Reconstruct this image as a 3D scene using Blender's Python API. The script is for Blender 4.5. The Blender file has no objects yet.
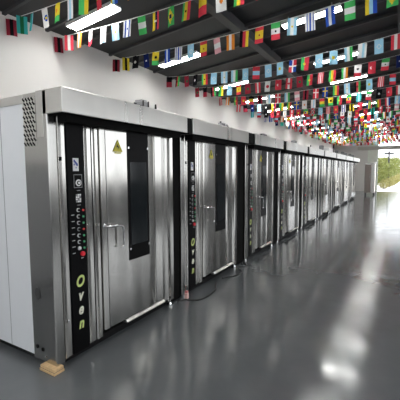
import bpy, bmesh, math, random
from mathutils import Vector, Matrix, noise
random.seed(7)
SC = bpy.context.scene
COL = SC.collection
PI = math.pi

# ------------------------------------------------------------------ camera
cam_d = bpy.data.cameras.new('camera')
cam_o = bpy.data.objects.new('camera', cam_d)
COL.objects.link(cam_o)
CX, CY, CZ = 2.3097, -1.6625, 1.6
YAW, PITCH, ROLL, F = math.radians(30.5547), math.radians(4.933), math.radians(-0.2855), 342.75
fw = Vector((-math.sin(YAW)*math.cos(PITCH), math.cos(YAW)*math.cos(PITCH), -math.sin(PITCH)))
rt = Vector((math.cos(YAW), math.sin(YAW), 0)); up = rt.cross(fw)
r2 = rt*math.cos(ROLL) + up*math.sin(ROLL); u2 = up*math.cos(ROLL) - rt*math.sin(ROLL)
cam_o.matrix_world = Matrix(((r2.x, u2.x, -fw.x, CX), (r2.y, u2.y, -fw.y, CY), (r2.z, u2.z, -fw.z, CZ), (0, 0, 0, 1)))
cam_d.sensor_width = 36.0; cam_d.lens = F/400*36.0; cam_d.clip_start = 0.05; cam_d.clip_end = 500
SC.camera = cam_o

# ------------------------------------------------------------------ world, sun, exposure
w = bpy.data.worlds.new('sky'); SC.world = w; w.use_nodes = True
w.node_tree.nodes['Background'].inputs[0].default_value = (0.93, 0.96, 1.0, 1)
w.node_tree.nodes['Background'].inputs[1].default_value = 2.2
sun_d = bpy.data.lights.new('sun', 'SUN'); sun_d.energy = 2.6; sun_d.angle = 0.02; sun_d.color = (1, .95, .86)
sun_o = bpy.data.objects.new('sun', sun_d); COL.objects.link(sun_o)
sun_o.rotation_euler = Vector((0.55, -0.06, -0.8)).to_track_quat('-Z', 'Y').to_euler()
LAMP = 29.0
SC.view_settings.view_transform = 'Standard'; SC.view_settings.look = 'None'
SC.view_settings.exposure = 0.35; SC.view_settings.gamma = 1.0
SC.view_settings.use_curve_mapping = False
SC.cycles.use_denoising = True
SC.cycles.max_bounces = 6; SC.cycles.sample_clamp_indirect = 8; SC.cycles.use_adaptive_sampling = False
SC.cycles.denoising_prefilter = 'ACCURATE'
def portal(loc, sx, sy, direction):
    l = bpy.data.lights.new('window_daylight', 'AREA'); l.shape = 'RECTANGLE'; l.size = sx; l.size_y = sy; l.cycles.is_portal = True
    o = bpy.data.objects.new('window_daylight', l); COL.objects.link(o); o.location = loc
    o.rotation_euler = Vector(direction).to_track_quat('-Z', 'Z' if abs(direction[2]) < .5 else 'Y').to_euler()
portal((1.65, 26.5, 1.9), 1.9, 3.9, (0, -1, 0)); portal((6.0, 26.5, 2.55), 3.2, 2.9, (0, -1, 0))
for x in (-.4, 2.6, 5.6): portal((x, -5.6, 2.45), 2.6, 2.5, (0, 1, 0))
for k in range(5): portal((8.62, -2.9+4*k, 2.575), 2.8, 2.85, (-1, 0, 0))  # sky portals at the added windows of the unseen walls

# ------------------------------------------------------------------ materials
MATS = {}
def nodes_of(name):
    m = bpy.data.materials.new(name); m.use_nodes = True
    nt = m.node_tree; b = nt.nodes['Principled BSDF']
    MATS[name] = m
    return m, nt, b
def plain(name, col, rough=.5, metal=0.0, var=.06, scale=20, spec=.5):
    m, nt, b = nodes_of(name)
    b.inputs['Roughness'].default_value = rough; b.inputs['Metallic'].default_value = metal
    b.inputs['Specular IOR Level'].default_value = spec
    tc = nt.nodes.new('ShaderNodeTexCoord'); n = nt.nodes.new('ShaderNodeTexNoise')
    n.inputs['Scale'].default_value = scale; n.inputs['Detail'].default_value = 3
    nt.links.new(tc.outputs['Object'], n.inputs['Vector'])
    mx = nt.nodes.new('ShaderNodeMix'); mx.data_type = 'RGBA'
    mx.inputs['A'].default_value = tuple(max(0, c*(1-var)) for c in col) + (1,)
    mx.inputs['B'].default_value = tuple(min(1, c*(1+var)) for c in col) + (1,)
    nt.links.new(n.outputs['Fac'], mx.inputs['Factor']); nt.links.new(mx.outputs['Result'], b.inputs['Base Color'])
    return m
def steel(name, col, r0, r1, bump=.25, wob=.02):
    """sheet steel with a vertical grain and a slight buckle of the sheet"""
    m, nt, b = nodes_of(name)
    b.inputs['Metallic'].default_value = 1.0
    tc = nt.nodes.new('ShaderNodeNewGeometry')
    mp = nt.nodes.new('ShaderNodeMapping'); mp.inputs['Scale'].default_value = (9, 9, .16)
    nt.links.new(tc.outputs['Position'], mp.inputs['Vector'])
    n = nt.nodes.new('ShaderNodeTexNoise'); n.inputs['Scale'].default_value = 1.0; n.inputs['Detail'].default_value = 2
    nt.links.new(mp.outputs['Vector'], n.inputs['Vector'])
    mr = nt.nodes.new('ShaderNodeMapRange'); mr.inputs['From Min'].default_value = .3; mr.inputs['From Max'].default_value = .7
    mr.inputs['To Min'].default_value = r0; mr.inputs['To Max'].default_value = r1
    nt.links.new(n.outputs['Fac'], mr.inputs['Value']); nt.links.new(mr.outputs['Result'], b.inputs['Roughness'])
    mx = nt.nodes.new('ShaderNodeMix'); mx.data_type = 'RGBA'
    mx.inputs['A'].default_value = tuple(c*.92 for c in col) + (1,); mx.inputs['B'].default_value = tuple(min(1, c*1.05) for c in col) + (1,)
    nt.links.new(n.outputs['Fac'], mx.inputs['Factor']); nt.links.new(mx.outputs['Result'], b.inputs['Base Color'])
    mp2 = nt.nodes.new('ShaderNodeMapping'); mp2.inputs['Scale'].default_value = (3.2, 3.2, .22)
    nt.links.new(tc.outputs['Position'], mp2.inputs['Vector'])
    n2 = nt.nodes.new('ShaderNodeTexNoise'); n2.inputs['Scale'].default_value = 1.0; n2.inputs['Detail'].default_value = 0
    nt.links.new(mp2.outputs['Vector'], n2.inputs['Vector'])
    bp = nt.nodes.new('ShaderNodeBump'); bp.inputs['Strength'].default_value = bump; bp.inputs['Distance'].default_value = wob
    nt.links.new(n2.outputs['Fac'], bp.inputs['Height']); nt.links.new(bp.outputs['Normal'], b.inputs['Normal'])
    return m
def emit(name, col, s):
    m, nt, b = nodes_of(name)
    b.inputs['Base Color'].default_value = col + (1,)
    b.inputs['Emission Color'].default_value = col + (1,); b.inputs['Emission Strength'].default_value = s
    return m
def cloth(name, col):
    m, nt, b = nodes_of(name)
    d = nt.nodes.new('ShaderNodeBsdfDiffuse'); t = nt.nodes.new('ShaderNodeBsdfTranslucent'); mx = nt.nodes.new('ShaderNodeMixShader')
    tc = nt.nodes.new('ShaderNodeTexCoord'); wv = nt.nodes.new('ShaderNodeTexWave'); wv.inputs['Scale'].default_value = 60
    nt.links.new(tc.outputs['Object'], wv.inputs['Vector'])
    cm = nt.nodes.new('ShaderNodeMix'); cm.data_type = 'RGBA'
    cm.inputs['A'].default_value = tuple(c*.93 for c in col) + (1,); cm.inputs['B'].default_value = col + (1,)
    nt.links.new(wv.outputs['Fac'], cm.inputs['Factor'])
    nt.links.new(cm.outputs['Result'], d.inputs[0]); nt.links.new(cm.outputs['Result'], t.inputs[0])
    mx.inputs[0].default_value = .42
    nt.links.new(d.outputs[0], mx.inputs[1]); nt.links.new(t.outputs[0], mx.inputs[2])
    nt.nodes.remove(b); nt.links.new(mx.outputs[0], nt.nodes['Material Output'].inputs[0])
    return m

STEEL = steel('stainless', (.58, .57, .54), .12, .22, .4, .03)
STEEL_HOOD = steel('stainless_hood', (.64, .63, .60), .26, .38, .1)
STEEL_COL = steel('stainless_column', (.52, .515, .49), .16, .24, .1)
CHROME = plain('chrome', (.8, .8, .8), .12, 1.0, .02)
BLACK = plain('black_paint', (.004, .004, .0045), .35, 0, .1, 20, .08)
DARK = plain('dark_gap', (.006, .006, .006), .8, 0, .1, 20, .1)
PLINTH = plain('plinth_black', (.01, .01, .011), .55, 0, .2, 20, .2)
WHITE_PANEL = plain('white_side_sheet', (.80, .82, .84), .38, 0, .03, 6)
SEAM = plain('seam_dark', (.05, .05, .05), .6)
GLASS = plain('dark_glass', (.008, .011, .013), .12, 0, .1, 3, .3)
WHITE = plain('white_plastic', (.8, .8, .8), .4, 0, .03)
BLUE = plain('blue_print', (.04, .08, .35), .4)
YELLOW = plain('warning_yellow', (.62, .55, .05), .45)
INK = plain('black_print', (.02, .02, .02), .5)
GREY = plain('grey_plastic', (.28, .28, .29), .4)
RED = plain('red_plastic', (.75, .03, .05), .35)
PINK = plain('pale_pink_plastic', (.8, .5, .46), .4)
RED_LED = emit('red_lamp', (.7, .05, .05), .1); GREEN_LED = emit('green_lamp', (.06, .33, .15), .12)
LIME = plain('lime_lettering', (.62, .72, .25), .4, 0, .2, 60); CREAM = plain('cream_lettering', (.8, .8, .66), .4)
WOOD = plain('raw_plywood', (.62, .42, .22), .7, 0, .35, 60)
RUBBER = plain('black_cable', (.012, .012, .012), .5)
DIFFUSER = emit('lamp_diffuser', (1, 1, .97), LAMP)
HOUSING = plain('lamp_housing', (.6, .6, .6), .4)
CORD = plain('white_cord', (.75, .75, .75), .7)
ROOF = plain('roof_sheet', (.02, .021, .023), .6, 0, .15, 4)
BEAM = plain('roof_beam_paint', (.042, .043, .046), .55, 0, .12, 6)
GREENGREY = plain('pale_green_grey_paint', (.72, .76, .68), .6, 0, .05, 8)
TRANSOM = plain('transom_grey', (.52, .50, .45), .5, 0, .08, 8)

def wall_mat():
    m, nt, b = nodes_of('white_wall_panel')
    b.inputs['Roughness'].default_value = .5
    g = nt.nodes.new('ShaderNodeNewGeometry')
    n = nt.nodes.new('ShaderNodeTexNoise'); n.inputs['Scale'].default_value = .9; n.inputs['Detail'].default_value = 4
    nt.links.new(g.outputs['Position'], n.inputs['Vector'])
    mx = nt.nodes.new('ShaderNodeMix'); mx.data_type = 'RGBA'
    mx.inputs['A'].default_value = (.63, .61, .59, 1); mx.inputs['B'].default_value = (.71, .69, .67, 1)
    nt.links.new(n.outputs['Fac'], mx.inputs['Factor']); nt.links.new(mx.outputs['Result'], b.inputs['Base Color'])
    wv = nt.nodes.new('ShaderNodeTexWave'); wv.bands_direction = 'Y'; wv.inputs['Scale'].default_value = 1.6
    nt.links.new(g.outputs['Position'], wv.inputs['Vector'])
    bp = nt.nodes.new('ShaderNodeBump'); bp.inputs['Strength'].default_value = .06; bp.inputs['Distance'].default_value = .01
    nt.links.new(wv.outputs['Fac'], bp.inputs['Height']); nt.links.new(bp.outputs['Normal'], b.inputs['Normal'])
    return m
WALL = wall_mat()
def floor_mat():
    m, nt, b = nodes_of('grey_epoxy_floor')
    g = nt.nodes.new('ShaderNodeNewGeometry')
    n = nt.nodes.new('ShaderNodeTexNoise'); n.inputs['Scale'].default_value = 1.1; n.inputs['Detail'].default_value = 7; n.inputs['Roughness'].default_value = .6
    nt.links.new(g.outputs['Position'], n.inputs['Vector'])
    mx = nt.nodes.new('ShaderNodeMix'); mx.data_type = 'RGBA'
    mx.inputs['A'].default_value = (.08, .086, .093, 1); mx.inputs['B'].default_value = (.15, .158, .168, 1)
    nt.links.new(n.outputs['Fac'], mx.inputs['Factor']); nt.links.new(mx.outputs['Result'], b.inputs['Base Color'])
    n2 = nt.nodes.new('ShaderNodeTexNoise'); n2.inputs['Scale'].default_value = 3.0; n2.inputs['Detail'].default_value = 6
    nt.links.new(g.outputs['Position'], n2.inputs['Vector'])
    mr = nt.nodes.new('ShaderNodeMapRange'); mr.inputs['From Min'].default_value = .3; mr.inputs['From Max'].default_value = .7
    mr.inputs['To Min'].default_value = .10; mr.inputs['To Max'].default_value = .19
    nt.links.new(n2.outputs['Fac'], mr.inputs['Value']); nt.links.new(mr.outputs['Result'], b.inputs['Roughness'])
    b.inputs['Specular IOR Level'].default_value = 1.0
    n3 = nt.nodes.new('ShaderNodeTexNoise'); n3.inputs['Scale'].default_value = 5; n3.inputs['Detail'].default_value = 2
    nt.links.new(g.outputs['Position'], n3.inputs['Vector'])
    bp = nt.nodes.new('ShaderNodeBump'); bp.inputs['Strength'].default_value = .08; bp.inputs['Distance'].default_value = .01
    nt.links.new(n3.outputs['Fac'], bp.inputs['Height']); nt.links.new(bp.outputs['Normal'], b.inputs['Normal'])
    return m
FLOOR = floor_mat()
PIER = plain('grey_wall_cladding', (.30, .30, .31), .5, 0, .08, 3)  # unseen cladding, kept dark to band the steel's reflections
GROUND = plain('pale_concrete_yard', (.78, .76, .72), .8, 0, .06, 2)
def leaf_mat(name, a, c):
    m, nt, b = nodes_of(name)
    oi = nt.nodes.new('ShaderNodeNewGeometry'); n = nt.nodes.new('ShaderNodeTexNoise'); n.inputs['Scale'].default_value = 2.5
    nt.links.new(oi.outputs['Position'], n.inputs['Vector'])
    mx = nt.nodes.new('ShaderNodeMix'); mx.data_type = 'RGBA'; mx.inputs['A'].default_value = a + (1,); mx.inputs['B'].default_value = c + (1,)
    nt.links.new(n.outputs['Fac'], mx.inputs['Factor']); nt.links.new(mx.outputs['Result'], b.inputs['Base Color'])
    b.inputs['Roughness'].default_value = .6
    return m
LEAF = leaf_mat('leaves_green', (.07, .12, .02), (.27, .27, .06)); LEAF_Y = leaf_mat('leaves_yellow', (.22, .23, .06), (.46, .40, .16))
BARK = plain('bark', (.12, .09, .06), .8)

# ------------------------------------------------------------------ mesh helpers
class MB:
    def __init__(self): self.bm = bmesh.new(); self.mats = []
    def mi(self, m):
        if m not in self.mats: self.mats.append(m)
        return self.mats.index(m)
    def box(self, a, b, m, bev=0.0):
        r = bmesh.ops.create_cube(self.bm, size=1); vs = r['verts']
        c = [(a[i]+b[i])/2 for i in range(3)]; s = [abs(b[i]-a[i]) for i in range(3)]
        for v in vs: v.co = Vector((v.co.x*s[0]+c[0], v.co.y*s[1]+c[1], v.co.z*s[2]+c[2]))
        fs = set(f for v in vs for f in v.link_faces)
        if bev > 0:
            es = list(set(e for v in vs for e in v.link_edges))
            r = bmesh.ops.bevel(self.bm, geom=es, offset=bev, segments=2, affect='EDGES', profile=.5)
            fs = set(r['faces']) | set(f for f in fs if f.is_valid)
        k = self.mi(m)
        for f in fs: f.material_index = k
        return self
    def cyl(self, p, q, r, m, seg=16, r1=None):
        p = Vector(p); q = Vector(q); d = q-p
        mt = Matrix.Translation((p+q)/2) @ d.to_track_quat('Z', 'Y').to_matrix().to_4x4()
        o = bmesh.ops.create_cone(self.bm, cap_ends=True, segments=seg, radius1=r, radius2=r if r1 is None else r1, depth=d.length, matrix=mt)
        k = self.mi(m)
        for f in set(f for v in o['verts'] for f in v.link_faces): f.material_index = k
        return self
    def poly(self, pts, th, m):
        """flat polygon extruded by the vector th"""
        th = Vector(th)
        a = [self.bm.verts.new(p) for p in pts]; b = [self.bm.verts.new(Vector(p)+th) for p in pts]
        k = self.mi(m); fs = [self.bm.faces.new(a[::-1]), self.bm.faces.new(b)]
        n = len(a)
        for i in range(n): fs.append(self.bm.faces.new((a[i], a[(i+1) % n], b[(i+1) % n], b[i])))
        for f in fs: f.material_index = k
        return self
    def tube(self, pts, r, m, seg=8):
        pts = [Vector(p) for p in pts]; rings = []; k = self.mi(m)
        for i, p in enumerate(pts):
            t = (pts[min(i+1, len(pts)-1)] - pts[max(i-1, 0)]).normalized()
            a = t.cross(Vector((0, 0, 1)));  a = Vector((1, 0, 0)) if a.length < .05 else a.normalized()
            c = t.cross(a)
            rings.append([self.bm.verts.new(p + r*(math.cos(2*PI*j/seg)*a + math.sin(2*PI*j/seg)*c)) for j in range(seg)])
        for i in range(len(rings)-1):
            for j in range(seg):
                f = self.bm.faces.new((rings[i][j], rings[i][(j+1) % seg], rings[i+1][(j+1) % seg], rings[i+1][j])); f.material_index = k
        for rg in (rings[0][::-1], rings[-1]): self.bm.faces.new(rg).material_index = k
        return self
    def build(self, name, parent=None, smooth=False, loc=None):
        bmesh.ops.recalc_face_normals(self.bm, faces=self.bm.faces)
        me = bpy.data.meshes.new(name); self.bm.to_mesh(me); self.bm.free()
        for m in self.mats: me.materials.append(m)
        if smooth:
            for p in me.polygons: p.use_smooth = True
        o = bpy.data.objects.new(name, me); COL.objects.link(o)
        if parent: o.parent = parent
        if loc: o.location = loc
        return o
def tag(o, label, cat, group=None):
    o['label'] = label; o['category'] = cat
    if group: o['group'] = group
    return o
def thing(name, label, cat, loc=(0, 0, 0), group=None):
    o = bpy.data.objects.new(name, None); COL.objects.link(o); o.location = loc
    return tag(o, label, cat, group)
def struct(name, mb):
    o = mb.build(name); o['kind'] = 'structure'; return o
def curve_pts(ctrl, n=8):
    out = []
    P = [Vector(c) for c in ctrl]; P = [P[0]*2-P[1]] + P + [P[-1]*2-P[-2]]
    for i in range(1, len(P)-2):
        for k in range(n):
            t = k/n; a, b, c, d = P[i-1], P[i], P[i+1], P[i+2]
            out.append(.5*((2*b)+(c-a)*t+(2*a-5*b+4*c-d)*t*t+(3*b-a-3*c+d)*t**3))
    out.append(P[-2]); return out

# ------------------------------------------------------------------ the hall
XL, XR, YN, YF = -2.2, 8.5, -5.5, 26.46
def zr(x): return 3.64 + .1*(x-XL)
struct('floor', MB().box((XL-.2, YN-.2, -.12), (XR+.2, YF+.1, 0), FLOOR))
struct('wall_left', MB().box((XL-.2, YN, 0), (XL, YF+.1, zr(XL)+.02), WALL))
nb = MB(); nb.box((XL, YN-.2, 0), (XR, YN, 1.2), PIER).box((XL, YN-.2, 3.7), (XR, YN, 5), WALL)
for a, b in ((XL, -1.7), (.9, 1.3), (3.9, 4.3), (6.9, XR)): nb.box((a, YN-.2, 1.2), (b, YN, 3.7), WALL)
struct('wall_near', nb)
struct('added_dado', MB().box((XL, YN, 0), (XL+.03, -.45, 1.72), PIER, .004))  # unseen dark dado, added for the corner column to reflect
m = MB()
for a, b in ((-1.7, .9), (1.3, 3.9), (4.3, 6.9)):
    for q in (a, (a+b)/2-.025, b-.05): m.box((q, YN-.12, 1.2), (q+.05, YN-.06, 3.7), WHITE)
    for z in (1.2, 3.65): m.box((a, YN-.115, z), (b, YN-.065, z+.05), WHITE)
struct('window_20', m)  # unseen windows added to brighten the nearest oven's white side
# unseen right wall: piers, parapet, lintel, and windows added for the steel to reflect
rw = MB(); rw.box((XR, YN, 0), (XR+.2, YF+.1, 1.15), PIER); rw.box((XR, YN, 4.0), (XR+.2, YF+.1, 5.0), WALL)
y = YN; added_wins = []
while y < YF:
    rw.box((XR, y, 1.15), (XR+.2, min(y+1.2, YF+.1), 4.0), PIER)
    if y+1.2 < YF: added_wins.append((y+1.2, min(y+4.0, YF)))
    y += 4.0
    if y > 14: break
rw.box((XR, y, 1.15), (XR+.2, YF+.1, 4.0), PIER)
struct('wall_right', rw)
for i, (a, b) in enumerate(added_wins):
    m = MB()
    for q in (a, (a+b)/2-.025, b-.05): m.box((XR+.06, q, 1.15), (XR+.12, q+.05, 4.0), WHITE)
    for z in (1.15, 2.6, 3.95): m.box((XR+.065, a, z), (XR+.115, b, z+.05), WHITE)
    struct('window_%d' % (i+1), m)  # frames of the windows added to the unseen right wall
# end wall with the wide opening and the transom above it
struct('wall_far', MB().box((XL, YF, 0), (.05, YF+.2, zr(.05)), WALL).box((2.6, YF, 0), (4.4, YF+.2, 5), WALL).box((7.6, YF, 0), (XR, YF+.2, 5), WALL).box((4.4, YF, 0), (7.6, YF+.2, 1.1), WALL).box((4.4, YF, 4.0), (7.6, YF+.2, 5), WALL))
struct('trim_1', MB().box((.05, YF-.06, 0), (.72, YF+.2, zr(.2)), GREENGREY, .01).box((.05, YF-.09, 0), (.12, YF-.06, 3.0), GREENGREY))
struct('trim_2', MB().box((-.63, YF-.16, 3.02), (2.6, YF-.06, 3.26), TRANSOM, .01).box((-.63, YF-.2, 3.22), (2.6, YF-.06, 3.27), TRANSOM))
m = MB()
for q in (4.4, 5.45, 6.5, 7.55): m.box((q, YF+.06, 1.1), (q+.05, YF+.12, 4.0), WHITE)
for z in (1.1, 2.6, 3.95): m.box((4.4, YF+.065, z), (7.6, YF+.115, z+.05), WHITE)
struct('window_21', m)  # unseen window added to brighten the third and fourth ovens
# roof sheet and its steel
rf = MB(); n = 0
rf.poly([(XL-.2, YN-.2, zr(XL-.2)), (XR+.2, YN-.2, zr(XR+.2)), (XR+.2, YF+.3, zr(XR+.2)), (XL-.2, YF+.3, zr(XL-.2))], (0, 0, .12), ROOF)
struct('ceiling', rf)
ri = MB(); y = YN+.3
while y < YF-.2:
    ri.poly([(XL, y, zr(XL)-.035), (XR, y, zr(XR)-.06), (XR, y, zr(XR)), (XL, y, zr(XL))], (0, .045, 0), BEAM); y += .62
struct('trim_3', ri)
bb = MB()
for x in (.02, 2.15, 4.4, 6.6):
    wd = .13 if x > -.5 else .06
    dp = .19 if x > -.5 else .10
    bb.box((x, YN, zr(x)-dp), (x+wd, YF, zr(x)-dp+.02), BEAM); bb.box((x+wd*.42, YN, zr(x)-dp+.02), (x+wd*.58, YF, zr(x)), BEAM)
struct('trim_4', bb)
# outside
struct('ground', MB().box((-40, YF+.1, -.16), (70, 220, -.06), GROUND))

# ------------------------------------------------------------------ rack ovens
ORD = ['first', 'second', 'third', 'fourth', 'fifth', 'sixth', 'seventh', 'eighth', 'ninth', 'tenth', 'eleventh', 'twelfth', 'thirteenth', 'fourteenth',
       'fifteenth', 'sixteenth', 'seventeenth', 'eighteenth', 'nineteenth', 'twentieth', 'twenty-first', 'twenty-second', 'twenty-third', 'twenty-fourth']
def letter_mesh(ch, size, mat):
    c = bpy.data.curves.new('letter', 'FONT'); c.body = ch; c.size = size*.86; c.extrude = .0015; c.align_x = 'CENTER'; c.shear = .25; c.offset = .004
    o = bpy.data.objects.new('letter', c); COL.objects.link(o)
    bpy.context.view_layer.update()
    me = bpy.data.meshes.new_from_object(o.evaluated_get(bpy.context.evaluated_depsgraph_get()))
    bpy.data.objects.remove(o); bpy.data.curves.remove(c)
    me.materials.clear(); me.materials.append(mat)
    return me
ROTT = Matrix(((0, 0, 1, 0), (1, 0, 0, 0), (0, 1, 0, 0), (0, 0, 0, 1)))       # text plane -> the front plane, reading along +Y
LET = [(letter_mesh(ch, sz, m), z) for ch, sz, m, z in (('O', .15, LIME, .625), ('v', .15, CREAM, .505), ('e', .15, CREAM, .385), ('n', .15, LIME, .262))]

def make_oven(k, y0, W, gap, label, win=None, blackwin=True, details=2, tops=()):
    s = W/1.63
    def Y(v): return v*s
    root = thing('rack_oven', label, 'oven', (0, y0, 0), 'stainless rack ovens standing in one long row')
    ZT, ZB, HB = 2.2, .048, 2.027
    D = -2.08
    # carcass with the white side sheets
    b = MB(); b.box((D, .02, .1), (-.10, W-.02, 2.14), DARK); b.build('carcass', root)
    m = MB(); m.box((D, .004, .07), (-.285, .02, 2.13), WHITE_PANEL, .002); m.build('side_panel', root)['label'] = 'white painted side sheet'
    if k == 0:
        q = MB()
        for x in (-.62, -1.05, -1.5): q.box((x, .0025, .07), (x+.006, .0045, 2.13), GREY)
        q.build('panel_seam', root)
    m = MB(); m.box((D, W-.02, .07), (-.285, W-.004, 2.13), WHITE_PANEL); m.build('side_panel', root)['label'] = 'white painted side sheet'
    m = MB(); m.box((D, -.002, 2.13), (-.285, W, 2.2), STEEL_HOOD, .003); m.build('top_trim', root)
    m = MB(); m.box((D+.05, .05, 0), (-.07, W-.05, .1), PLINTH); m.build('plinth', root)['label'] = 'black recessed plinth'
    # corner column
    m = MB(); pts = [(-.29, 0, ZB), (-.006, 0, ZB), (.0, .006, ZB), (.0, Y(.075), ZB), (-.29, Y(.075), ZB)]
    m.poly(pts, (0, 0, 2.2-ZB), STEEL_COL); c = m.build('corner_column', root)
    m = MB(); m.box((-.118, -.004, 1.86), (-.04, 0, 2.205), STEEL_HOOD, .001); m.build('column_flange', root)
    if details >= 2 and k == 0:
        m = MB(); x0, x1, z0, z1 = -.285, -.135, 1.80, 2.165
        m.box((x0, -.003, z0), (x1, -.0005, z1), STEEL_HOOD)
        v = m.build('vent_grille', root)
        h = MB(); nx, nz = 4, 11
        for i in range(nx):
            for j in range(nz):
                cx = x0+.012+(x1-x0-.024)*(i+.5*(j % 2)*.9)/(nx-.5); cz = z0+.012+(z1-z0-.024)*j/(nz-1)
                h.poly([(cx-.019, -.0036, cz+.006), (cx-.009, -.0036, cz+.018), (cx+.019, -.0036, cz-.006), (cx+.009, -.0036, cz-.018)], (0, .001, 0), DARK)
        h.build('vent_holes', v)
        h = MB(); pp = [(-.205+.034*math.cos(t*PI/12), -.004, .61+.05*math.sin(t*PI/12)) for t in range(24)]
        h.poly(pp, (0, .004, 0), SEAM); h.build('cable_port', c)
        for (px, pz) in ((-.243, .155), (-.172, .145)):
            h = MB(); h.cyl((px, -.004, pz), (px, .002, pz), .017, DARK); h.build('bolt_hole', c)
        h = MB(); h.cyl((-.138, -.006, .092), (-.138, .002, .092), .008, CHROME); h.build('screw', c)
    # front strips
    def strip(name, a, b2, z0, z1, x0, x1, mat, bev=.004): 
        if name in ('door_jamb', 'front_strip'):
            e = .007*(1 if (a*1000) % 2 < 1 else -1)
            return MB().poly([(x0, Y(b2), z0), (x0, Y(a), z0), (x1-.006, Y(a), z0), (x1+max(e, 0)*.5, Y(a)+.006, z0), (x1-.003, Y((a+b2)/2), z0), (x1+max(-e, 0)*.5, Y(b2)-.006, z0), (x1-.006, Y(b2), z0)], (0, 0, z1-z0), mat).build(name, root)
        return MB().box((x0, Y(a), z0), (x1, Y(b2), z1), mat, bev).build(name, root)
    strip('seam_filler', .07, 1.63, .09, HB, -.1, -.03, DARK, 0)
    strip('front_strip', .086, .158, .07, HB, -.04, -.004, STEEL)
    cp = strip('control_panel', .165, .328, .07, HB, -.04, .004, BLACK, .002); cp['label'] = 'black control panel'
    strip('door_jamb', .334, .415, .09, HB, -.04, .0, STEEL, .006)
    strip('door_jamb', .422, .49, .09, HB, -.04, .006, STEEL, .006)
    strip('door_jamb', 1.385, 1.50, .1, HB, -.04, .006, STEEL, .006)
    strip('door_jamb', 1.508, 1.63, .07, HB, -.04, .0, STEEL, .006)
    # door
    w0, w1 = win or (.826, 1.141)
    d = MB(); prof = [(.497, .018), (.505, .026), (.545, .031), (.553, .022), (w0, .031), (w1, .031), (w1+.10, .023), (1.243, .029), (1.25, .022), (1.365, .031), (1.378, .022)]
    d.poly([(-.03, Y(1.378), .15), (-.03, Y(.497), .15)] + [(x, Y(v), .15) for v, x in prof], (0, 0, 1.84), STEEL); door = d.build('door', root)
    q = MB()
    for yy in (.548, 1.245): q.box((.029, Y(yy), .155), (.0315, Y(yy)+.006, 1.985), SEAM)
    q.build('fold_line', door)
    wf = MB(); wf.box((.029, Y(w0), .722), (.035, Y(w1), 1.985), BLACK if blackwin else DARK, .002); wf = wf.build('window_frame', door)
    wf['label'] = 'black window surround'
    MB().box((.0345, Y(w0+.035), .87), (.0375, Y(w1-.035), 1.685), GLASS, .001).build('window_pane', door)
    for (sy, sz) in ((w0+.018, 1.82), (w1-.014, 1.825), (w0+.018, .835), (w1-.014, .84)):
        if details: MB().cyl((.034, Y(sy), sz), (.04, Y(sy), sz), .011, CHROME, 10).build('screw', door)
    h = MB(); yh = .52
    h.tube(curve_pts([(.03, Y(yh), 1.108), (.075, Y(yh), 1.107), (.078, Y(yh)+.05, 1.105), (.078, Y(yh)+.16, 1.09), (.078, Y(yh)+.187, 1.06), (.078, Y(yh)+.19, 1.0), (.076, Y(yh)+.188, .9), (.07, Y(yh)+.17, .885)], 5), .0095, CHROME, 10)
    h.cyl((.03, Y(yh), 1.108), (.036, Y(yh), 1.108), .02, CHROME); h.cyl((.078, Y(yh)+.075, 1.103), (.078, Y(yh)+.105, 1.1), .015, CHROME, 10)
    h.build('handle', door, True)
    if k < 4:
        t = MB(); cy, cz, e = Y(.708), 1.775, .062
        t.poly([(.0305, cy-e, cz), (.0305, cy+e, cz), (.0305, cy, cz+e*1.8)], (.0012, 0, 0), YELLOW)
        t.poly([(.0318, cy-.004, cz+.075), (.0318, cy-.018, cz+.04), (.0318, cy+.002, cz+.042), (.0318, cy-.004, cz+.014), (.0318, cy+.018, cz+.052), (.0318, cy, cz+.05)], (.0008, 0, 0), INK)
        t.box((.0305, cy-.04, cz-.016), (.0317, cy+.04, cz-.004), YELLOW)
        t.build('warning_sign', door)['label'] = 'yellow triangular warning sticker with black bolt'
    m = MB(); m.poly([(.0, Y(.76), .118), (.05, Y(.76), .118), (.05, Y(.76), .126), (.03, Y(.76), .142), (0, Y(.76), .142)], (0, Y(.62), 0), STEEL_HOOD); m.build('threshold', root)
    # details of the control panel
    if details:
        X = .004
        m = MB(); m.box((X, Y(.218), 1.60), (X+.001, Y(.276), 1.705), WHITE)
        for i in range(4): m.box((X+.0008, Y(.226+.009*i), 1.672-.010*i), (X+.0016, Y(.24+.009*i), 1.692-.010*i), BLUE)
        m.box((X+.0008, Y(.226), 1.646), (X+.0016, Y(.236), 1.66), BLUE); m.box((X+.0008, Y(.245), 1.622), (X+.0016, Y(.253), 1.634), BLUE)
        m.build('sticker', cp)['label'] = 'white sticker with blue print'
        m = MB()
        for (a, b2, c0, c1) in ((.222, .306, 1.567, 1.572), (.222, .306, 1.462, 1.467), (.222, .226, 1.462, 1.572), (.302, .306, 1.462, 1.572)): m.box((X, Y(a), c0), (X+.0015, Y(b2), c1), GREY)
        m.cyl((X, Y(.268), 1.503), (X+.004, Y(.268), 1.503), .028, WHITE, 20); m.cyl((X, Y(.268), 1.503), (X+.008, Y(.268), 1.503), .018, BLACK, 20)
        m.cyl((X, Y(.268), 1.503), (X+.012, Y(.268), 1.503), .011, WHITE, 12); m.build('timer_dial', cp)
        m = MB()
        for i in range(3):
            for j in range(4): m.box((X, Y(.238+.018*i), 1.342+.018*j), (X+.002+.001*((i+j) % 2), Y(.252+.018*i), 1.356+.018*j), WHITE if (i*2+j) % 3 else GREY)
        m.build('display', cp)
        m = MB()
        for zz in (1.437, 1.316): m.box((X, Y(.25), zz), (X+.001, Y(.285), zz+.006), GREY)
        m.build('printed_line', cp)
        leds = 'RGGRGGG'
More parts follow.
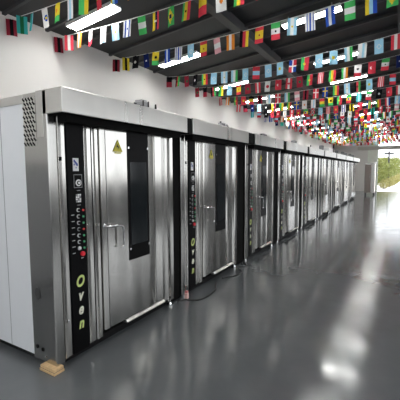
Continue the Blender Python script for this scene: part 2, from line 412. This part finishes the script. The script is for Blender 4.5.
        for i in range(7):
            z = 1.278-.0535*i
            m = MB(); m.cyl((X, Y(.255), z), (X+.006, Y(.255), z), .0165, HOUSING if i != 3 else GREY, 16); m.cyl((X+.005, Y(.255), z), (X+.014, Y(.255), z), .011, BLACK if i < 6 else WHITE, 14)
            m.build('switch_knob', cp)
            m = MB(); m.cyl((X, Y(.305), z-.005), (X+.007, Y(.305), z-.005), .009, RED_LED if leds[i] == 'R' else GREEN_LED, 14); m.build('indicator_lamp', cp)
        m = MB()
        for i in range(7): m.box((X, Y(.186), 1.24-.053*i), (X+.001, Y(.215), 1.244-.053*i), WHITE)
        m.box((X, Y(.27), .866), (X+.001, Y(.295), .87), WHITE)
        m.build('printed_legend', cp)
        m = MB(); m.cyl((X, Y(.284), .905), (X+.012, Y(.284), .905), .021, RED, 18); m.cyl((X+.012, Y(.284), .905), (X+.018, Y(.284), .905), .017, RED, 18)
        m.build('stop_button', cp)['label'] = 'red push button'
        for me, z in LET:
            o = bpy.data.objects.new('lettering', me); COL.objects.link(o); o.parent = cp
            o.matrix_local = Matrix.Translation((X+.002, Y(.246), z+.008)) @ ROTT @ Matrix.Diagonal((.78, 1, 1, 1))
        MB().box((-.004, Y(.092), 1.68), (.012, Y(.112), 1.712), BLACK, .003).build('latch', root)
        MB().box((-.004, Y(.118), .36), (.004, Y(.132), .385), CHROME, .002).build('catch', root)
    # hood
    m = MB(); m.box((-.118, 0, HB), (.178, W+.046, 2.209), STEEL_HOOD, .004); hood = m.build('hood', root)
    MB().box((-.118, .012, HB-.003), (.165, W+.03, HB+.002), DARK).build('hood_underside', hood)
    MB().box((.02, Y(.08), HB-.055), (.12, W, HB-.002), DARK).build('steam_channel', root)
    # black filler standing in for shade in the gap towards the next oven
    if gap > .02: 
        g = MB(); g.box((-.12, W, .02), (-.03, W+gap-.004, 2.19), DARK); g.box((-.1, W+.05, HB), (.165, W+gap-.008, 2.2), DARK); g.build('gap_shade', root)['label'] = 'black filler standing in for shade in the gap'
    # feet
    for fx, fy in ((-.02, W-.06), (-1.98, .1), (-1.98, W-.1)) + (((-.05, .12),) if k else ()):
        f = MB(); f.cyl((fx, fy, 0), (fx, fy, .018), .036, CHROME, 18); f.cyl((fx, fy, .018), (fx, fy, .04), .024, CHROME, 14, .016); f.cyl((fx, fy, .04), (fx, fy, .1), .011, CHROME, 10)
        f.build('foot', root, False)
    for t in tops:
        if t[0] == 'pipe':
            m = MB(); m.cyl((-.04, t[1], 2.2), (-.04, t[1], t[2]), .009, GREY, 10); m.cyl((-.04, t[1], t[2]-.02), (-.04, t[1], t[2]), .014, INK, 10); m.build('vent_pipe', root)
        elif t[0] == 'motor':
            m = MB(); m.box((-.14, t[1], 2.2), (-.02, t[1]+.1, t[2]-.02), GREY, .006); m.box((-.13, t[1]+.012, t[2]-.02), (-.03, t[1]+.088, t[2]), HOUSING, .004)
            for q in (.0, .085): m.box((-.018, t[1]+q, 2.22), (-.012, t[1]+q+.016, t[2]-.015), INK)
            m.build('motor', root)
        elif t[0] == 'valve':
            m = MB(); m.cyl((-.05, t[1], 2.205), (-.05, t[1]+.13, 2.225), .012, INK, 10); m.cyl((-.05, t[1]+.09, 2.2), (-.05, t[1]+.09, t[2]), .018, INK, 10, .009); m.build('valve', root)
    return root

U = [(0, 1.63, .17), (1.80, 1.64, .33), (3.78, 1.51, .29), (5.58, 1.78, .27), (7.65, 1.87, .2), (9.75, 2.05, .2), (12.03, 2.2, .2), (14.46, 2.35, .2), (17.05, 2.75, 0)]
OL = ['nearest stainless rack oven, standing on a wooden block, its white side sheet facing the camera',
      'second stainless rack oven from the camera, with lettered black panel and long dark window',
      'third stainless rack oven from the camera, with a narrow dark window behind a dark gap',
      'fourth stainless rack oven from the camera, between two dark gaps',
      'fifth stainless rack oven from the camera',
      'sixth stainless rack oven from the camera, with a white box on top',
      'seventh stainless rack oven from the camera, third from the far end',
      'eighth stainless rack oven from the camera, next to last in the row',
      'last stainless rack oven, farthest from the camera, beside the grey cabinet']
TOPS = [(('pipe', 1.045, 2.28), ('motor', 1.13, 2.335), ('valve', 1.30, 2.32)), (('pipe', 1.13, 2.32), ('motor', 1.2, 2.31), ('valve', 1.3, 2.29)),
        (('pipe', .86, 2.29), ('motor', .98, 2.31)), (('motor', 1.4, 2.34),), (('valve', 1.0, 2.33),), (('motor', .6, 2.42),),
        (('motor', .4, 2.42), ('motor', 1.4, 2.4)), (('motor', .6, 2.42), ('motor', 1.5, 2.4)), (('motor', .5, 2.42), ('motor', 1.6, 2.4))]
WINS = [None, None, (.74, 1.04), (.80, 1.08)] + [(.80, 1.08)]*5
for k, (y0, W, gap) in enumerate(U):
    make_oven(k, y0, W, gap, OL[k], WINS[k], True, 2 if k < 4 else (1 if k < 5 else 0), TOPS[k])

# ------------------------------------------------------------------ things around the ovens
b = MB(); b.box((-.155, -.05, 0), (.03, .045, .022), WOOD, .003); b.box((-.15, -.045, .022), (.025, .042, .0465), WOOD, .003)
b.box((-.151, -.046, .02), (.026, .043, .024), SEAM)
tag(b.build('wooden_block'), 'rough plywood block wedged under the near corner of the nearest oven', 'block')
ct = thing('power_cable', 'black cable with pale pink plug lying on the floor before the second oven', 'cable')
m = MB(); m.box((.03, 1.80, .012), (.075, 1.845, .085), PINK, .008); m.box((.035, 1.805, .085), (.07, 1.84, .112), RED, .006); m.build('plug', ct)['label'] = 'pale pink plug with red top'
MB().tube(curve_pts([(.0, 1.70, .009), (.03, 1.74, .009), (.06, 1.79, .012), (.12, 1.80, .009), (.21, 1.88, .009), (.235, 2.05, .009), (.21, 2.28, .009), (.14, 2.42, .009), (.08, 2.55, .009)]), .009, RUBBER).build('cord', ct)
tag(MB().tube(curve_pts([(.07, 2.78, .008), (.1, 2.85, .008), (.2, 3.0, .008), (.2, 3.2, .008), (.1, 3.32, .008), (.07, 3.35, .008)]), .008, RUBBER).build('power_cable'), 'black cable looped on the floor at the far end of the second oven', 'cable', )
tag(MB().tube(curve_pts([(.03, 3.44, .007), (.09, 3.5, .007), (.1, 3.62, .007), (.03, 3.7, .007), (-.04, 3.8, .007)]), .007, RUBBER).build('power_cable'), 'short dark cable on the floor in front of the gap between second and third ovens', 'cable')
wb = thing('storage_box', 'small white box lying on top of the sixth oven', 'box', (-.05, 11.25, 2.211))
MB().box((-.06, -.3, 0), (.12, .45, .13), WHITE, .006).build('carton', wb); MB().box((-.065, -.305, .11), (.125, .455, .15), WHITE, .004).build('lid', wb)
pp = MB(); pp.cyl((-2.14, 25.2, 0), (-2.14, 25.2, zr(-2.1)-.08), .055, INK, 14); pp.box((-2.2, 25.13, 2.9), (-2.08, 25.27, 2.95), INK)
tag(pp.build('drain_pipe'), 'dark vertical pipe on the white wall near the far corner', 'pipe')
# cabinet at the far end
cb = thing('steel_cabinet', 'tall grey steel cabinet on casters by the far doorway', 'cabinet', (.26, 22.0, 0))
MB().box((0, .01, .16), (.57, .8, 1.98), STEEL_COL, .008).build('body', cb)
MB().box((.02, -.015, .18), (.36, .012, 1.9), plain('brown_grey_door', (.27, .22, .2), .35), .004).build('door', cb)
MB().box((.39, -.012, .18), (.55, .012, 1.9), STEEL_HOOD, .004).build('lit_side', cb)  # lighter strip painting in the cabinet's lit right side
MB().box((-.03, -.04, 1.98), (.6, .82, 2.06), STEEL_HOOD, .01).build('top', cb)
MB().box((.3, -.04, 1.05), (.325, -.014, 1.25), CHROME, .004).build('handle', cb)
for cx, cy in ((.05, .07), (.52, .07), (.05, .73), (.52, .73)):
    m = MB(); m.cyl((cx-.02, cy, .055), (cx+.02, cy, .055), .055, INK, 16); m.box((cx-.03, cy-.03, .09), (cx+.03, cy+.03, .16), GREY, .004); m.build('caster', cb)

# ------------------------------------------------------------------ ceiling lights
ROWS = [-2.45, -.4, 1.6, 3.65, 5.85, 7.72, 9.6, 11.6, 13.8, 15.9, 18.0, 20.1, 22.2, 24.3]
COLS = [(-1.73, -.9, 'above the oven row'), (.62, 1.55, 'above the aisle'), (3.3, 4.2, 'beyond the aisle')]
lamp0 = None
def make_lamp():
    r = thing('ceiling_light', '', 'light')
    m = MB(); m.box((0, 0, .022), (.85, .18, .05), HOUSING, .004); m.box((0, -.004, 0), (.85, .004, .03), HOUSING); m.box((0, .176, 0), (.85, .184, .03), HOUSING)
    for x in (.1, .73): m.cyl((x, .085, .045), (x, .085, .125), .008, GREY, 8)
    m.build('housing', r); d = MB().box((.008, .006, .004), (.842, .174, .023), DIFFUSER, .002).build('diffuser', r); d['label'] = 'glowing white diffuser'
    return r
for ci, (x0, x1, cn) in enumerate(COLS):
    seen = 0
    for j, yy in enumerate(ROWS):
        if lamp0 is None: lamp0 = r = make_lamp()
        else:
            r = lamp0.copy(); COL.objects.link(r)
            for ch in list(lamp0.children):
                c = ch.copy(); COL.objects.link(c); c.parent = r
        r.location = (x0, yy, zr(x0)-.125); r.rotation_euler = (0, -math.atan(.1), 0); r['group'] = 'white light panels under the roof'
        first = 2 if ci == 0 else 3
        if j >= first: r['label'] = 'long white light panel, %s from the camera %s' % (ORD[j-first], cn)
        else: r['label'] = 'long white light panel overhead %s, %s behind the first one visible' % (cn, ['third', 'second', 'first'][j+3-first] if first == 3 else ['second', 'first'][j])

# ------------------------------------------------------------------ bunting
PAL = dict(r=(.70, .06, .09), d=(.30, .03, .05), g=(.08, .5, .14), G=(.02, .16, .07), y=(.80, .62, .05), o=(.80, .27, .04), b=(.03, .09, .45), n=(.012, .02, .10),
           l=(.36, .66, .86), w=(.82, .82, .82), k=(.012, .012, .014), p=(.82, .42, .48), t=(.05, .42, .40))
FM = {c: cloth('cloth_' + {'r': 'red', 'd': 'dark_red', 'g': 'green', 'G': 'dark_green', 'y': 'yellow', 'o': 'orange', 'b': 'blue', 'n': 'navy', 'l': 'light_blue', 'w': 'white', 'k': 'black', 'p': 'pink', 't': 'teal'}[c], v) for c, v in PAL.items()}
# name: (stripe direction, colours top-down or left-right, list of emblems)
def disc(c, r, u=.5, v=.5): return ('disc', c, r, u, v)
def dia(c, r): return ('dia', c, r, .5, .5)
DES = {
 'fra': ('v', 'rwb', []), 'ita': ('h', 'gwr', []), 'mex': ('h', 'gwr', [disc('k', .12)]), 'nga': ('h', 'gwg', []), 'col': ('v', 'yynr', [disc('w', .14)]),
 'bra': ('h', 'g', [dia('y', .42), disc('n', .2)]), 'gha': ('v', 'gyr', [disc('k', .13)]), 'esp': ('h', 'ryyr', [disc('d', .12)]), 'esv': ('v', 'ryyr', [disc('d', .1)]), 'arg': ('v', 'lwl', [disc('y', .1)]),
 'uru': ('v', 'wbwbwbw', []), 'hon': ('v', 'bwb', []), 'por': ('v', 'ggrrr', [disc('y', .16, .4)]), 'dom': ('cross', 'rb', []), 'kaz': ('h', 'l', [disc('y', .2)]), 'arm': ('h', 'rlr', []),
 'uzb': ('v', 'lwg', []), 'jam': ('h', 'yyg', [disc('k', .2, .5, .6)]), 'jap': ('h', 'w', [disc('r', .26)]), 'chn': ('h', 'r', [disc('y', .12, .3, .8)]), 'mar': ('h', 'd', [disc('G', .2)]), 'tur': ('h', 'r', [disc('w', .22), disc('r', .16, .56)]),
 'ger': ('v', 'kry', []), 'bel': ('h', 'kyr', []), 'swe': ('crossw', 'by', []), 'gbr': ('saltire', 'nr', []), 'trk': ('saltire', 'rk', []), 'aut': ('v', 'rwr', []), 'den': ('crossw', 'rw', []), 'eth': ('h', 'gyr', [disc('b', .2)]),
 'bol': ('h', 'ryg', []), 'ken': ('v', 'krg', [disc('d', .16)]), 'isr': ('v', 'wbwwbw', [disc('b', .12)]), 'dkr': ('v', 'dkd', []), 'drk': ('h', 'kd', []), 'cyp': ('h', 'w', [disc('o', .16)]), 'blk': ('h', 'k', [disc('w', .16)]),
 'kyk': ('v', 'yky', []), 'tea': ('v', 'tGt', []), 'lgt': ('h', 'l', [disc('w', .25), disc('l', .17)]), 'yel': ('h', 'yyg', [disc('o', .2, .5, .62)]), 'whi': ('h', 'wwr', [disc('k', .16, .5, .65)]), 'org': ('v', 'owo', []),
 'pin': ('h', 'pwp', []), 'usa': ('v', 'rwrwrwr', []), 'yrd': ('h', 'yr', []), 'gry': ('v', 'wwlw', []), 'wbl': ('h', 'w', [disc('b', .3), disc('y', .14)]), 'gyv': ('v', 'gy', []), 'ygv': ('v', 'ylb', []), 'vie': ('h', 'r', [disc('y', .2)]),
 'sui': ('crossw', 'rw', []), 'lea': ('v', 'rwr', [disc('r', .16)]), 'car': ('v', 'bygr', []), 'teal': ('v', 'tlt', []), 'mli': ('v', 'gyr', []), 'irl': ('v', 'gwo', []), 'rwd': ('h', 'rwd', []), 'nav': ('h', 'n', [disc('w', .14)])}
NX, NZ, FWD, FHT = 12, 18, .125, .215
def flag_mesh(key):
    kind, st, em = DES[key]
    bm = bmesh.new(); mats = []
    rnd = random.Random(key); ph = rnd.uniform(0, 6)
    vs = [[bm.verts.new(((i/NX-.5)*FWD, .007*math.sin(5*i/NX+ph)+.004*math.sin(3*j/NZ+ph*2)*(1-j/NZ), (j/NZ-1)*FHT)) for i in range(NX+1)] for j in range(NZ+1)]
    for j in range(NZ):
        for i in range(NX):
            u, v = (i+.5)/NX, (j+.5)/NZ
            if kind == 'v': c = st[min(len(st)-1, int(u*len(st)))]
            elif kind == 'h': c = st[min(len(st)-1, int((1-v)*len(st)))]
            elif kind == 'cross': c = 'w' if abs(u-.5) < .09 or abs(v-.5) < .06 else (st[0] if (u < .5) == (v < .5) else st[1])
            elif kind == 'crossw': c = st[1] if abs(u-.5) < .1 or abs(v-.62) < .065 else st[0]
            else:
                dd = abs(u-v); d2 = abs(u-(1-v)); c = st[1] if min(dd, d2) < .07 else ('w' if min(dd, d2) < .17 else st[0])
            for (t, ec, r, eu, ev) in em:
                du, dv = (u-eu)*FWD, (v-ev)*FHT
                if t == 'disc' and math.hypot(du, dv) < r*FWD: c = ec
                if t == 'dia' and abs(u-.5)/.42 + abs(v-.5)/.42 < 1: c = ec
            if c not in mats: mats.append(c)
            f = bm.faces.new((vs[j][i], vs[j][i+1], vs[j+1][i+1], vs[j+1][i])); f.material_index = mats.index(c); f.smooth = True
    me = bpy.data.meshes.new('flag'); bm.to_mesh(me); bm.free()
    for c in mats: me.materials.append(FM[c])
    return me
FLAGS = {k: flag_mesh(k) for k in DES}
KEYS = list(DES)
KNOWN = {0: 'dkr tea teal wbl yel gry gyv yrd ygv org fra ger esp mex arg bra uru hon nga col'.split(),
         1: 'dkr aut org whi gry arg isr nga col bra gha yrd cyp gha ita lgt kaz fra ken bol'.split(),
         2: 'dkr kyk blk nav jam hon uru lgt esp pin org ger esp mex arg uru hon nga ygv bra fra'.split(),
         3: 'drk ken mar blk gha lgt arg uzb lgt arm lgt kaz dom por lgt kaz uzb gry lgt aut'.split(),
         4: 'mar drk ken gyv lgt esp mar aut jap tur lea mar por usa mli irl whi tur mex'.split()}
SY = [1.09, 1.80, 2.99, 4.4, 5.54, 6.78] + [8.05+1.27*i for i in range(14)]
SAG = {0: .12, 1: .145, 2: .115}
NOTE = {0: 'nearest string of small flags, cut off by the top edge at left', 1: 'second string of small flags from the camera, with the green flag bearing a yellow diamond',
        2: 'third string of small flags from the camera, passing in front of two light panels', 3: 'fourth string of small flags from the camera, with many light blue flags'}
for i, sy in enumerate(SY):
    sag = .07 + .015*(i % 3); rs = random.Random(100+i)
    zl, zrr = 3.57 if i < 3 else 3.585, 3.80
    def zs(x): 
        t = (x-XL)/5.6
        return zl + (zrr-zl)*t - 4*SAG.get(i, .19+.012*(i % 2))*t*(1-t)
    r = thing('bunting_string', NOTE.get(i, '%s string of small national flags from the camera, hung across under the dark roof' % ORD[i]), 'bunting', (XL, sy, zl), 'strings of national flags under the roof')
    xs = [XL+5.6*t/30 for t in range(31)]
    MB().tube([(x-XL, 0, zs(x)-zl) for x in xs], .0032 if i > 2 else .004, CORD, 6).build('cord', r)
    x = XL+.03+(.0 if i < 3 else rs.uniform(0, .15)); j = 0; last = None
    while x < 3.2:
        key = KNOWN[i][j] if i in KNOWN and j < len(KNOWN[i]) else rs.choice([q for q in KEYS + ['jap', 'pin', 'aut', 'lgt', 'uzb', 'arg', 'den', 'tur', 'gry', 'pin', 'rwd', 'den', 'lea'] if q != last])
        last = key
        o = bpy.data.objects.new('flag', FLAGS[key]); COL.objects.link(o); o.parent = r
        o.location = (x-XL+.02, 0, zs(x)-zl-.002); o.rotation_euler = (rs.uniform(-.12, .12), rs.uniform(-.06, .06), rs.uniform(-.35, .35) + (.9 if (i < 3 and j < 2) else 0))
        x += .222+rs.uniform(-.015, .015); j += 1

# ------------------------------------------------------------------ greenery outside the doorway
def bush(name, label, cat, x, y, rx, ry, h, mat, nl, group, seed, z0=-.06):
    rs = random.Random(seed)
    r = thing(name, label, cat, (x, y, z0), group)
    m = MB(); m.cyl((0, 0, 0), (0, 0, h*.55), .05+.01*h, BARK, 8, .03); m.build('trunk', r)
    bm = bmesh.new()
    for _ in range(nl):
        a = rs.uniform(0, 2*PI); q = rs.uniform(-1, 1); rr = rs.uniform(.55, 1)**.5
        bump = .8+.3*noise.noise(Vector((math.cos(a)*2+seed, math.sin(a)*2, q*2)))
        p = Vector((rx*rr*bump*math.cos(a)*math.sqrt(1-q*q*.8), ry*rr*bump*math.sin(a)*math.sqrt(1-q*q*.8), h*.52+h*.48*q*rr))
        s = rs.uniform(.07, .16)*(h/2.5)**.5
        d = Vector((rs.gauss(0, 1), rs.gauss(0, 1), rs.gauss(0, 1))).normalized(); e = d.orthogonal().normalized(); g = d.cross(e)
        bm.faces.new([bm.verts.new(p+s*(e*c1+g*c2)) for c1, c2 in ((-1, 0), (0, -.5), (1, 0), (0, .5))])
    me = bpy.data.meshes.new('foliage'); bm.to_mesh(me); bm.free(); me.materials.append(mat)
    o = bpy.data.objects.new('foliage', me); COL.objects.link(o); o.parent = r
    return r
G = 'shrubs and trees outside the far doorway'
for k, (x, y, rx, ry, h, mt, nl) in enumerate([(-.3, 31.5, 1.1, 1.6, 2.4, LEAF, 1500), (-.2, 35, 1.3, 1.8, 2.5, LEAF, 1500), (.0, 40, 1.4, 2.4, 2.6, LEAF, 1500), (.1, 47.5, 1.5, 3, 2.8, LEAF, 1500), (.3, 56, 1.8, 4, 3.0, LEAF, 1500), (.6, 68, 2.0, 5, 3.3, LEAF, 1500), (1.6, 92, 3, 5, 4.2, LEAF, 1800), (6, 105, 5, 5, 4.6, LEAF, 1500), (-3.4, 50, 1.5, 3, 3.4, LEAF, 800)]):
    bush('tree', 'green bushy tree outside the far doorway, %s' % (ORD[k] + ' from the doorway' if k < 7 else ['closing the far end', 'behind the others'][k-7]), 'tree', x, y, rx, ry, h*1.14, mt, nl, G, k+1)
for k, (x, y, h) in enumerate([(.95, 32, .8), (1.25, 35.3, .9), (1.45, 38.5, .95), (1.65, 43, 1.0), (1.9, 50, 1.1), (2.2, 60, 1.2)]):
    bush('shrub', 'low yellow green shrub at the foot of the hedge, %s from the doorway' % ORD[k], 'shrub', x, y, .45, .9, h, LEAF_Y, 500, 'low yellowish shrubs along the yard', 40+k)
up_ = thing('utility_pole', 'utility pole with a crossarm above the trees outside', 'pole', (.88, 43.4, -.06))
MB().cyl((0, 0, 0), (0, 0, 3.75), .11, INK, 10, .09).build('post', up_); MB().box((-.5, -.06, 3.4), (.5, .06, 3.58), INK).build('crossarm', up_)
